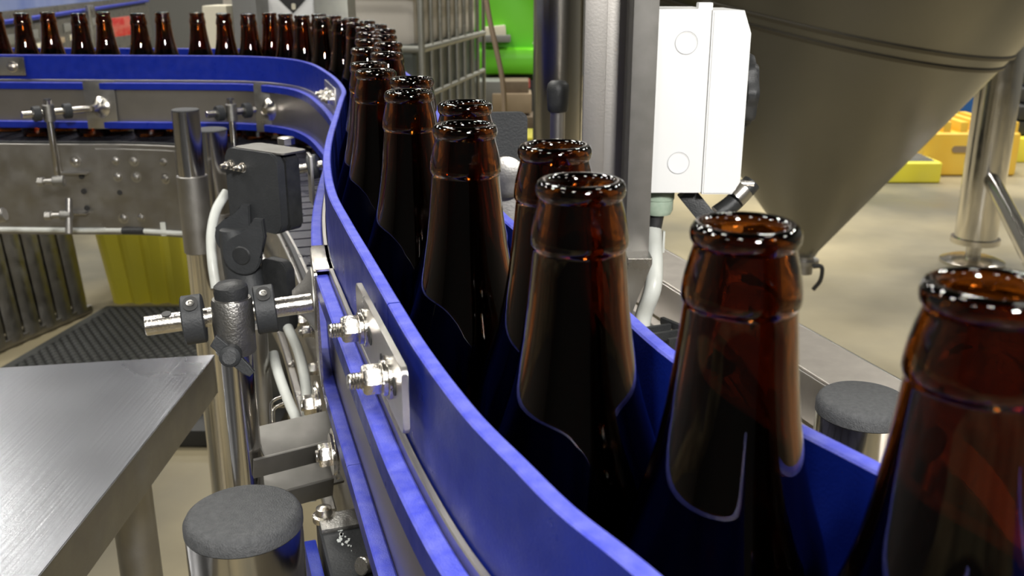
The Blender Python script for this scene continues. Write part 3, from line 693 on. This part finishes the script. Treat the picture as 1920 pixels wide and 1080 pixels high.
# ------------------------------------------------------------------ steel upright with white switch box
t8 = .80
up_ = thing('steel_upright', 'tall grey steel channel upright behind the bottles, holding the white box', 'upright', (.10, .78, .84))
def col(px0, px1, t, dep, ztop, zbot, m, nm, parent, y_off=0):
    a = att(px0, 300, t); c = att(px1, 300, t); b = B(); Y = a.y + dep / 2 + y_off
    box(b, ((a.x + c.x) / 2, Y, (ztop + zbot) / 2), (c.x - a.x, dep, ztop - zbot), bev=.0012); return obj(nm, b, m, parent)
col(1178, 1224, t8, .05, 1.75, 1.065, 'steel_flat', 'front_channel', up_)
col(1090, 1131, .84, .006, 1.75, .86, 'steel_satin', 'left_flange', up_, -.004)
col(1128, 1184, .85, .03, 1.75, 0, 'steel_satin', 'web', up_)
a = att(1178, 470, t8); c = att(1224, 470, t8); b = B()
prism(b, [(0, 0), (c.x - a.x, 0), (c.x - a.x, -.005), (.004, -.052), (0, -.052)], (a.x, a.y, 1.066), (1, 0, 0), (0, 0, 1), (0, 1, 0), .03, .0005); obj('gusset', b, 'steel', up_)
q = att(1172, 8, .80); add_bolt(up_, att(1178, 8, .80) + Vector((0, .02, 0)), (-1, 0, 0), .0045, .006, .010, .004)
for px, py in ((1145, 93), (1151, 100), (1146, 269), (1151, 269), (1174, 300)):
    q = att(px, py, .848); b = B(); lathe(b, q + Vector((0, .0005, 0)), (0, -1, 0), [(0, .0009), (.0004, .0009)], 10); obj('rivet_hole', b, 'dark', up_)
wb = thing('switch_box', 'white plastic switch box with two round knockouts and a black knob', 'switch box', (.15, .79, 1.118))
xa, xm, xb = att(1224, 190, t8).x, att(1325, 190, t8).x, att(1399, 190, t8).x
yf = att(1300, 190, t8).y; zt, zb = aty(1300, 17, yf).z, aty(1260, 362, yf).z; dp = .085
b = B(); box(b, ((xa + xm) / 2, yf + dp / 2, (zt + zb) / 2), (xm - xa, dp, zt - zb), bev=.0015); obj('base', b, 'white', wb)
b = B(); Wd = xb - xm; H = zt - zb; ch = .019
prism(b, [(0.0006, -.001), (Wd * .80, -.001), (Wd, -ch), (Wd, -H + ch * .5), (Wd - .004, -H + ch * .15), (Wd * .80, -H - .001), (0.0006, -H - .001)][::-1], (xm, yf - .0012, zt), (1, 0, 0), (0, 0, 1), (0, 1, 0), dp + .002, .0012); obj('lid', b, 'white', wb)
b = B(); q = att(1315, 17, t8); box(b, (q.x, yf + .01, zt + .002), (.012, .012, .006), bev=.0015); obj('hinge_lug', b, 'white', wb)
for px, py in ((1281, 78), (1278, 312)):
    q = att(px, py, t8); b = B(); lathe(b, (q.x, yf + .0003, q.z), (0, -1, 0), [(0, .0090), (.0007, .0090), (.0007, .0082), (.0004, .0080), (.0004, 0)], 36); ko = obj('knockout', b, 'white', wb)
    b = B(); lathe(b, (q.x, yf - .0004, q.z), (0, -1, 0), [(0, .0094), (.00025, .0094), (.00025, .0089), (0, .0089)], 40, cap=False); obj('groove_ring', b, 'white_shade', ko)
kq = att(1400, 180, t8); b = B()
n = 56; R = []
for h, rr, am in ((0, .024, 0), (.002, .029, .0014), (.008, .0300, .0022), (.0115, .0285, .0018), (.0125, .024, .0)):
    R.append([b.verts.new(Vector((kq.x + .0015 + h, yf + .040 + (rr + am * math.cos(8 * a)) * math.cos(a), kq.z + (rr + am * math.cos(8 * a)) * math.sin(a)))) for a in [2 * math.pi * k / n for k in range(n)]])
for A_, B_ in zip(R, R[1:]):
    for k in range(n): b.faces.new((A_[k], A_[(k + 1) % n], B_[(k + 1) % n], B_[k]))
b.faces.new(R[0]); b.faces.new(R[-1][::-1]); obj('rotary_knob', b, 'black', wb)
b = B(); box(b, (kq.x + .004, yf + .04, kq.z - .026), (.009, .02, .022), bev=.002); obj('knob_latch', b, 'black', wb)
# gland, cable and white hose
gq = att(1253, 366, t8); gl_ = thing('cable_gland', 'pale green cable gland with black cable entering a white hose under the white box', 'cable gland', (gq.x, gq.y + .03, gq.z - .03))
gy_ = yf + .028
b = B(); lathe(b, (gq.x, gy_, zb), (0, 0, -1), [(0, .0105), (.003, .0105)], 28); obj('lock_ring', b, 'cast', gl_)
b = B(); lathe(b, (gq.x, gy_, zb - .003), (0, 0, -1), [(0, .0115), (.001, .0142), (.008, .0142), (.0085, .0130), (.010, .0134), (.018, .0134), (.0215, .0115), (.022, .007)], 12); obj('gland_nut', b, 'gland', gl_)
b = B(); cyl(b, (gq.x, gy_, zb - .020), (gq.x - .004, gy_, zb - .048), .0066); obj('cable', b, 'black', gl_)
h0 = Vector((gq.x - .003, gy_, zb - .040))
b = B(); tube(b, [h0, att(1226, 530, .825), att(1205, 600, .84), att(1196, 700, .84), att(1192, 800, .84)], .0074); hs = tag(obj('white_hose', b, 'white_tube'), 'white hose with a wire clamp running down from the white box', 'hose')
b = B(); lathe(b, h0 + Vector((-.001, 0, -.006)), (-.15, 0, -1), [(0, .0085), (.0055, .0085)], 24); box(b, h0 + Vector((.009, -.002, -.010)), (.002, .005, .020), bev=.0005); obj('hose_clamp', b, 'white_tube', hs)
ab = thing('box_bracket', 'black angled bracket and cable plug below the white box', 'bracket', tuple(att(1330, 400, .84)))
b = B(); a = att(1288, 362, .84); c = att(1345, 432, .84); m_ = (a + c) / 2; d = (c - a).normalized(); box(b, m_ + Vector((0, .01, 0)), ((c - a).length, .014, .016), (d, Vector((0, 1, 0)), d.cross(Vector((0, 1, 0)))), bev=.001); obj('angle_arm', b, 'black', ab)
b = B(); tube(b, [att(1345, 402, .86), att(1370, 384, .86), att(1392, 362, .86), att(1410, 342, .86)], .0085); obj('plug', b, 'black', ab)
b = B(); cyl(b, att(1378, 372, .855), att(1396, 354, .855), .0095, n=20); cyl(b, att(1384, 345, .855), att(1412, 345, .855), .004, n=12); obj('plug_nut', b, 'steel', ab)

# black tipped rod and grey plate behind the bottles
t9 = .92; a = att(1046, 200, t9); tz = att(1046, 148, t9).z
rt = thing('tipped_rod', 'slim steel rod with black rubber tip in front of the wide pipe', 'rod', (a.x, a.y, .9))
b = B(); cyl(b, (a.x, a.y, 0), (a.x, a.y, tz - .01), .0072); obj('rod', b, 'steel_satin', rt)
b = B(); lathe(b, (a.x, a.y, tz - .030), (0, 0, 1), [(0, .0088), (.001, .0098), (.008, .0104), (.020, .0109), (.026, .0100), (.029, .0070), (.0298, 0)], 28); obj('rubber_tip', b, 'black', rt)
gp = thing('grey_plate_bracket', 'dark grey rounded plate bracket behind the bottle necks', 'bracket', tuple(att(950, 420, .80)))
b = B(); c = att(938, 300, .80); prism(b, roundrect(.044, .080, .006), c, Vector((1, .1, 0)).normalized(), U_, Vector((.1, -1, 0)).normalized(), .006, .0008); obj('plate', b, 'black_matte', gp)
b = B(); q = att(948, 330, .78); lathe(b, q, (0, -1, 0), [(0, .017), (.006, .017), (.008, .013), (.008, 0)], 30); obj('boss', b, 'steel_dull', gp)
q = att(945, 400, .80); b = B(); box(b, (q.x, q.y, (q.z + .03) / 2), (.03, .012, q.z + .03), bev=.002); obj('stem', b, 'steel_dull', gp)

# wide steel pipe
q = att(1045, 200, 2.2); b = B(); cyl(b, (q.x, q.y, 0), (q.x, q.y, 2.6), .056, n=56)
tag(obj('wide_pipe', b, 'steel_pipe'), 'wide vertical stainless steel pipe behind the black tipped rod', 'pipe')

# right side tray: steel angle running beside the line
LR = [Vector((.275 + .312 * k, .72 - .95 * k, 0)) for k in (-.42, -.2, 0, .15, .5, .8)][::-1]
nR = Vector((.95, .312, 0))
dt = thing('side_tray', 'pale steel angle tray along the right edge of the conveyor', 'tray', (.3, .6, .9))
b = B(); ribbon(b, LR, 0, .055, .998, 1.0005, .0005); obj('top_flange', b, 'steel_pale', dt)
b = B(); ribbon(b, LR, .053, .056, .960, .998, .0005); obj('inner_lip', b, 'steel', dt)
b = B(); ribbon(b, LR, .056, .12, .955, .9575, .0005); obj('tray_floor', b, 'steel_pale', dt)
b = B(); ribbon(b, LR, .085, .093, .958, .972, .001); obj('tray_rib', b, 'steel', dt)
b = B(); ribbon(b, LR, -.0022, 0, .955, 1.0005, .0005); obj('outer_lip', b, 'steel', dt)
b = B(); c = atz(1262, 640, 1.01)
for k in range(5): box(b, c + Vector((.010 * k - .012, -.012 * k + .02, 0)), (.030, .0035, .012), axes(.9, .4), bev=.0008)
box(b, c + Vector((.02, .004, .004)), (.085, .004, .006), axes(.55, -.83), bev=.001)
tag(obj('chain_guide', b, 'black'), 'black ribbed chain guide just beyond the right blue rail', 'chain guide')

# ------------------------------------------------------------------ conical tank
apex = att(1508, 478, 3.6)
tk = thing('conical_tank', 'big stainless tank with conical bottom filling the upper right', 'tank', (apex.x, apex.y, 0))
al = math.tan(math.radians(37)); z0 = apex.z
def rad(z): return .035 + (z - z0) * al
b = B(); zc_ = z0 + 1.25
lathe(b, (apex.x, apex.y, z0), (0, 0, 1), [(0, .04), (.02, .05), (1.25, rad(zc_)), (1.33, rad(zc_) + .035), (2.9, rad(zc_) + .035)], 128); obj('cone_shell', b, 'tankskin', tk)
b = B(); zs = z0 + .87; N = 96; ring = []
for k in range(N + 1):
    a = 2 * math.pi * k / N; z = zs
    for _ in range(6): z = zs - .24 * (rad(z) * math.cos(a - math.radians(-35)))
    ring.append(Vector((apex.x + rad(z) * math.cos(a), apex.y + rad(z) * math.sin(a), z)))
for dz in (-.018, .018):
    tube(b, [p + Vector((0, 0, dz)) + Vector((p.x - apex.x, p.y - apex.y, 0)).normalized() * dz * al for p in ring], .009, 6, 0)
obj('weld_seam', b, 'seam', tk)
b = B(); cyl(b, (apex.x, apex.y, z0 - .07), (apex.x, apex.y, z0 + .01), .035); cyl(b, (apex.x, apex.y, z0 - .03), (apex.x, apex.y, z0 - .015), .055); obj('outlet', b, 'steel_dull', tk)
b = B(); tube(b, [(apex.x + .02, apex.y - .05, z0 - .03), (apex.x + .05, apex.y - .06, z0 - .03), (apex.x + .05, apex.y - .06, z0 - .08), (apex.x + .03, apex.y - .05, z0 - .12)], .008, 10); obj('valve_handle', b, 'dark', tk)
foot = atz(1822, 492, 0)
lg = [(foot.x, foot.y), (foot.x + .2, foot.y + 1.5)]
for i, (x, y) in enumerate(lg[:1]):
    b = B(); cyl(b, (x, y, .12), (x, y, 2.2), .095, n=48); L_ = obj('leg', b, 'steel_polished', tk)
    b = B(); cyl(b, (x, y, .015), (x, y, .13), .035, n=24); lathe(b, (x, y, 0), (0, 0, 1), [(0, .145), (.012, .145), (.025, .11), (.03, 0)], 48); cyl(b, (x, y, .10), (x, y, .125), .11, n=40); obj('foot', b, 'steel_bright', L_)
b = B(); cyl(b, (foot.x + .02, foot.y, .42), att(1990, 590, 2.9), .035, n=24); obj('brace', b, 'steel_polished', tk)

# ------------------------------------------------------------------ yellow and blue things beyond the tank
q = atz(1695, 342, 0)
sd_ = thing('spill_deck', 'low yellow spill deck with grey grate on the floor beneath the tank', 'spill deck', (q.x + .1, q.y + .3, 0))
b = B(); box(b, (q.x - .08, q.y + .14, .07), (.62, .34, .14), bev=.02, seg=3); obj('tub', b, 'yellow', sd_)
b = B(); box(b, (q.x - .08, q.y + .14, .142), (.54, .27, .01), bev=.002)
for k in range(5): box(b, (q.x - .08, q.y + .04 + k * .05, .150), (.52, .022, .010), bev=.002)
obj('grate', b, 'grey', sd_)
q = atz(1790, 334, 0)
sp_ = thing('drum_rack', 'orange yellow plastic drum rack with notched top beside the tank leg', 'drum rack', (q.x, q.y + .3, 0))
b = B(); zt_ = att(1790, 258, q.y / 1.0).z; zt_ = .30
box(b, (q.x + .12, q.y + .42, zt_ / 2), (.66, .7, zt_), bev=.03, seg=3)
for k in range(6): box(b, (q.x - .17 + k * .115, q.y + .37, zt_ + .03), (.055, .56, .08), bev=.012)
obj('body', b, 'yellow_orange', sp_)
b = B(); prism(b, roundrect(.13, .045, .022), (q.x + .05, q.y + .069, zt_ * .62), (1, 0, 0), (0, 0, 1), (0, -1, 0), .004); obj('hand_slot', b, M['hose'], sp_)
for px, py, m_, nm, lb, r in ((1768, 240, 'yellow', 'plastic_drum', 'yellow plastic drum behind the drum rack', .28), (1822, 240, 'bluebarrel', 'plastic_drum', 'blue plastic drum behind the drum rack', .29)):
    t = 8.7 if m_ == 'yellow' else 9.4; c = att(px + (24 if m_ == 'bluebarrel' else -38), py, t); b = B()
    H_ = .50 if m_ == 'yellow' else .88
    lathe(b, (c.x, c.y, 0), (0, 0, 1), [(0, r * .93), (.02, r), (H_ * .33, r), (H_ * .35, r * 1.03), (H_ * .37, r), (H_ * .66, r), (H_ * .68, r * 1.03), (H_ * .70, r), (H_ - .02, r), (H_, r * .93)], 40)
    tag(obj(nm, b, m_), lb, 'drum')
q = atz(1925, 305, 0); b = B(); box(b, (q.x + .25, q.y + .3, .09), (.9, .6, .18), bev=.02); tag(obj('yellow_pallet', b, 'yellow'), 'yellow plastic pallet right of the tank leg', 'pallet')
b = B()
for k in range(4): box(b, (q.x + .2 + .05 * k, q.y + .35, .24 + k * .11), (.7 - k * .08, .5, .10), bev=.02)
tag(obj('equipment_stack', b, 'dark'), 'dark stacked equipment on the pallet at the right edge', 'equipment')
b = B(); box(b, (4.9, 11.2, .75), (3.0, .6, 1.5), bev=.02); tag(obj('storage_cabinet', b, 'dark'), 'dark storage cabinet far behind the tank leg', 'cabinet')

# ------------------------------------------------------------------ caged liquid tote
ci = thing('caged_tote', 'white plastic liquid tote in a grey steel cage behind the bottle bend', 'tote', (-.6, 3.7, 0))
k0 = Vector((-.293, 3.2, 0)); ka = Vector((-.128, 4.2, 0)); dR = (ka - k0).normalized(); dL = Vector((-dR.y, dR.x, 0))
Lr, Ll = 1.05, .72
cc = k0 + dR * Lr / 2 + dL * Ll / 2
b = B(); box(b, cc + Vector((0, 0, 1.30)), (Lr - .05, Ll - .05, .46), (dR, dL, U_), bev=.05, seg=4); obj('plastic_body', b, 'ibc', ci)
b = B(); box(b, cc + Vector((0, 0, .72)), (Lr - .055, Ll - .055, .76), (dR, dL, U_), bev=.03, seg=3); obj('filled_lower_body', b, 'liquid', ci)
def cagebar(p, q_, r=.008): b = B(); cyl(b, p, q_, r, n=12); obj('cage_bar', b, 'galv', ci)
for k in range(9):
    p = k0 + dR * (Lr * k / 8); cagebar(p + Vector((0, 0, .3)), p + Vector((0, 0, 1.55)), .011 if k == 0 else .008)
for k in range(1, 9):
    p = k0 + dL * (Ll * k / 8 * 1.0)
    if k % 1 == 0: cagebar(p + Vector((0, 0, .3)), p + Vector((0, 0, 1.068 if k != 3 else 1.24)), .008)
for z in (.455, .61, .765, .92, 1.075, 1.24):
    b = B(); tube(b, [k0 + dL * Ll + Vector((0, 0, z)), k0 + Vector((0, 0, z)), k0 + dR * Lr + Vector((0, 0, z))], .012 if z == 1.075 else .009, 10, 0); obj('cage_rail', b, 'galv', ci)
b = B(); box(b, cc + Vector((0, 0, .15)), (Lr, Ll, .28), (dR, dL, U_), bev=.01); obj('pallet_base', b, 'dark', ci)

# green machine
t5 = 5.2
gm = thing('green_machine', 'bright lime green floor machine with a tray, between the tote and the wide pipe', 'machine', (0, 5.4, 0))
def g(px, py, t=t5): return att(px, py, t)
a = g(885, 142); c = g(1015, -60)
b = B(); box(b, ((a.x + c.x) / 2, a.y + .35, (a.z + c.z) / 2 + .04), (c.x - a.x, .7, c.z - a.z - .08), bev=.03, seg=3)
box(b, ((a.x + c.x) / 2 + .02, a.y + .30, a.z + .08), (c.x - a.x - .02, .74, .14), bev=.06, seg=4); obj('body', b, 'green', gm)
b = B(); q = g(920, 12); box(b, q + Vector((0, -.01, 0)), (.10, .03, .022), bev=.004); obj('vent', b, 'dark', gm)
b = B(); q = g(928, 70); box(b, q + Vector((0, -.07, 0)), (.17, .18, .035), bev=.008); obj('tray', b, 'grey', gm)
b = B(); q = g(928, 58); box(b, q + Vector((0, -.07, .0)), (.12, .10, .06), (Vector((1, 0, .1)).normalized(), Vector((0, 1, 0)), Vector((-.1, 0, 1)).normalized()), bev=.01); obj('cream_pad', b, 'cream', gm)
b = B(); tube(b, [g(980, 68) + Vector((0, -.05, 0)), g(992, 72) + Vector((0, -.05, 0)), g(1003, 84) + Vector((0, -.05, 0))], .006, 8); obj('cable', b, 'cream', gm)
b = B(); q = g(950, 200); box(b, (q.x, q.y + .35, (a.z) / 2), ((c.x - a.x) * .95, .6, a.z - .04), bev=.02); obj('chassis', b, 'dark', gm)
b = B(); q = g(985, 155); box(b, q + Vector((0, -.02, 0)), (.05, .03, .05), bev=.004); obj('red_lamp', b, 'red', gm)
for k, (px, py, w_, h_, m_) in enumerate(((915, 175, .16, .14, 'grey'), (960, 190, .2, .10, 'card'), (980, 225, .18, .06, 'wood'), (925, 235, .2, .08, 'card'), (955, 160, .2, .06, 'wood'))):
    q = att(px, py, 5.0); b = B(); box(b, q, (w_, .2, h_), bev=.006)
    obj('stacked_load', b, m_, gm)
q = att(992, 262, 2.9); b = B(); box(b, (q.x, q.y + .1, q.z - .01), (.09, .2, .03), bev=.004); yb = thing('yellow_guard', 'small yellow block left of the wide pipe', 'guard', (q.x, q.y + .1, 0)); obj('block', b, 'yellow', yb)
b = B(); box(b, (q.x, q.y + .1, (q.z - .025) / 2), (.05, .05, q.z - .025)); obj('stand', b, 'dark', yb)
b = B(); tube(b, [att(905, -60, 3.0), att(915, 20, 3.0), att(930, 90, 3.0), att(942, 150, 3.0), att(946, 215, 3.0), att(944, 330, 3.0), att(940, 520, 3.1)], .0085); tag(obj('brown_hose', b, 'hose'), 'brown hose hanging down in front of the green machine', 'hose')

# ------------------------------------------------------------------ second conveyor at the top left
s0 = Vector((-2.24, 4.37, 0)); s1 = Vector((-3.0, 7.7, 0)); sv = (s1 - s0).normalized(); sN = Vector((-sv.y, sv.x, 0))
sc_ = thing('second_conveyor', 'distant second conveyor with blue guards and a red label behind the far bottles', 'conveyor', (-2.5, 5.5, 0))
E = [s0 - sv * 3.6, s0, s1 + sv * 1.5]
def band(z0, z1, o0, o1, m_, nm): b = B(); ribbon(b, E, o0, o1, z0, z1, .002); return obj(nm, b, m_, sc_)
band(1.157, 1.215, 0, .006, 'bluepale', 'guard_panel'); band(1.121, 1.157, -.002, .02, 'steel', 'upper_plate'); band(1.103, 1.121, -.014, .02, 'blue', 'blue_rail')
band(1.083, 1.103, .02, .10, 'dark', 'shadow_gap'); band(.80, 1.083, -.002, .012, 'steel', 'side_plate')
for k in range(9):
    p = s0 + sv * (-1.2 + k * .42) - sN * .006; b = B(); box(b, (p.x, p.y, 1.035), (.22, .008, .045), (sv, sN, U_), bev=.004); obj('access_panel', b, 'grey', sc_)
    b = B(); p = s0 + sv * (-1.05 + k * .42) - sN * .006; box(b, (p.x, p.y, .975), (.26, .006, .03), (sv, sN, U_), bev=.003); obj('cream_label', b, 'card' if k % 2 else 'cream', sc_)
for px in (30, 160, 300, 440):
    q = None
    for k in range(200):
        p = s0 - sv * 3 + sv * (k * .04); dep = p.y * CT + .2 * ST
        if abs(960 + F * p.x / dep - px) < 9: q = p; break
    if q is not None:
        b = B(); p = q - sN * .05; cyl(b, (p.x, p.y, .7), (p.x, p.y, 1.14), .012, n=14); box(b, (p.x, p.y + .02, 1.12), (.05, .03, .05), bev=.006); obj('support_post', b, 'steel_dull', sc_)
p = att(226, 50, 4.0); b = B(); box(b, p, (.088, .01, .075), (Vector((1, .05, .12)).normalized(), Vector((-.05, 1, 0)).normalized(), Vector((-.12, 0, 1)).normalized()), bev=.003)
obj('red_label', b, 'red', sc_)
# pale cartons below and the white placard
cx_ = att(560, 45, 2.9)
pl_ = thing('white_placard', 'white placard with black diamond shapes above the far bottles', 'placard', tuple(att(535, 60, 2.9)))
a = att(478, 60, 2.9); c = att(598, -30, 2.9); b = B(); box(b, ((a.x + c.x) / 2, a.y, (a.z + c.z) / 2), (c.x - a.x, .004, c.z - a.z), bev=.001); obj('board', b, 'white', pl_)
for px in (480, 552):
    q = att(px, -14, 2.895); q.y = a.y; s = .060; b = B(); prism(b, [(0, -s), (s, 0), (0, s), (-s, 0)], q + Vector((0, -.004, 0)), (1, 0, 0), (0, 0, 1), (0, -1, 0), .001); dm = obj('diamond_mark', b, 'dark', pl_)
    b = B(); q2 = att(px + 1, 12, 2.89); q2.y = a.y; prism(b, roundrect(.012, .018, .004), q2 + Vector((0, -.0055, 0)), (1, 0, 0), (0, 0, 1), (0, -1, 0), .0006); obj('white_figure', b, 'cream', dm)
b = B(); box(b, ((a.x + c.x) / 2, a.y + .03, .5), (.05, .05, 1.1)); obj('stand', b, 'galv', pl_)
for k, (px, m_, w_, z1_) in enumerate(((457, 'grey', .07, 1.25), (400, 'cream', .07, 1.22), (505, 'ibc', .20, 1.10), (620, 'galv', .10, 1.26))):
    q = att(px, 60, (2.72, 2.72, 2.95, 2.8)[k]); b = B(); box(b, (q.x, q.y + .1, z1_ / 2), (w_, .15, z1_), bev=.008)
    tag(obj('machine_cabinet' if k != 3 else 'machine_post', b, m_), ['slim grey cabinet behind the far bottle row', 'slim cream cabinet behind the far bottle row', 'pale low cabinet under the white placard', 'greyish post between placard and tote'][k], 'cabinet' if k != 3 else 'post')
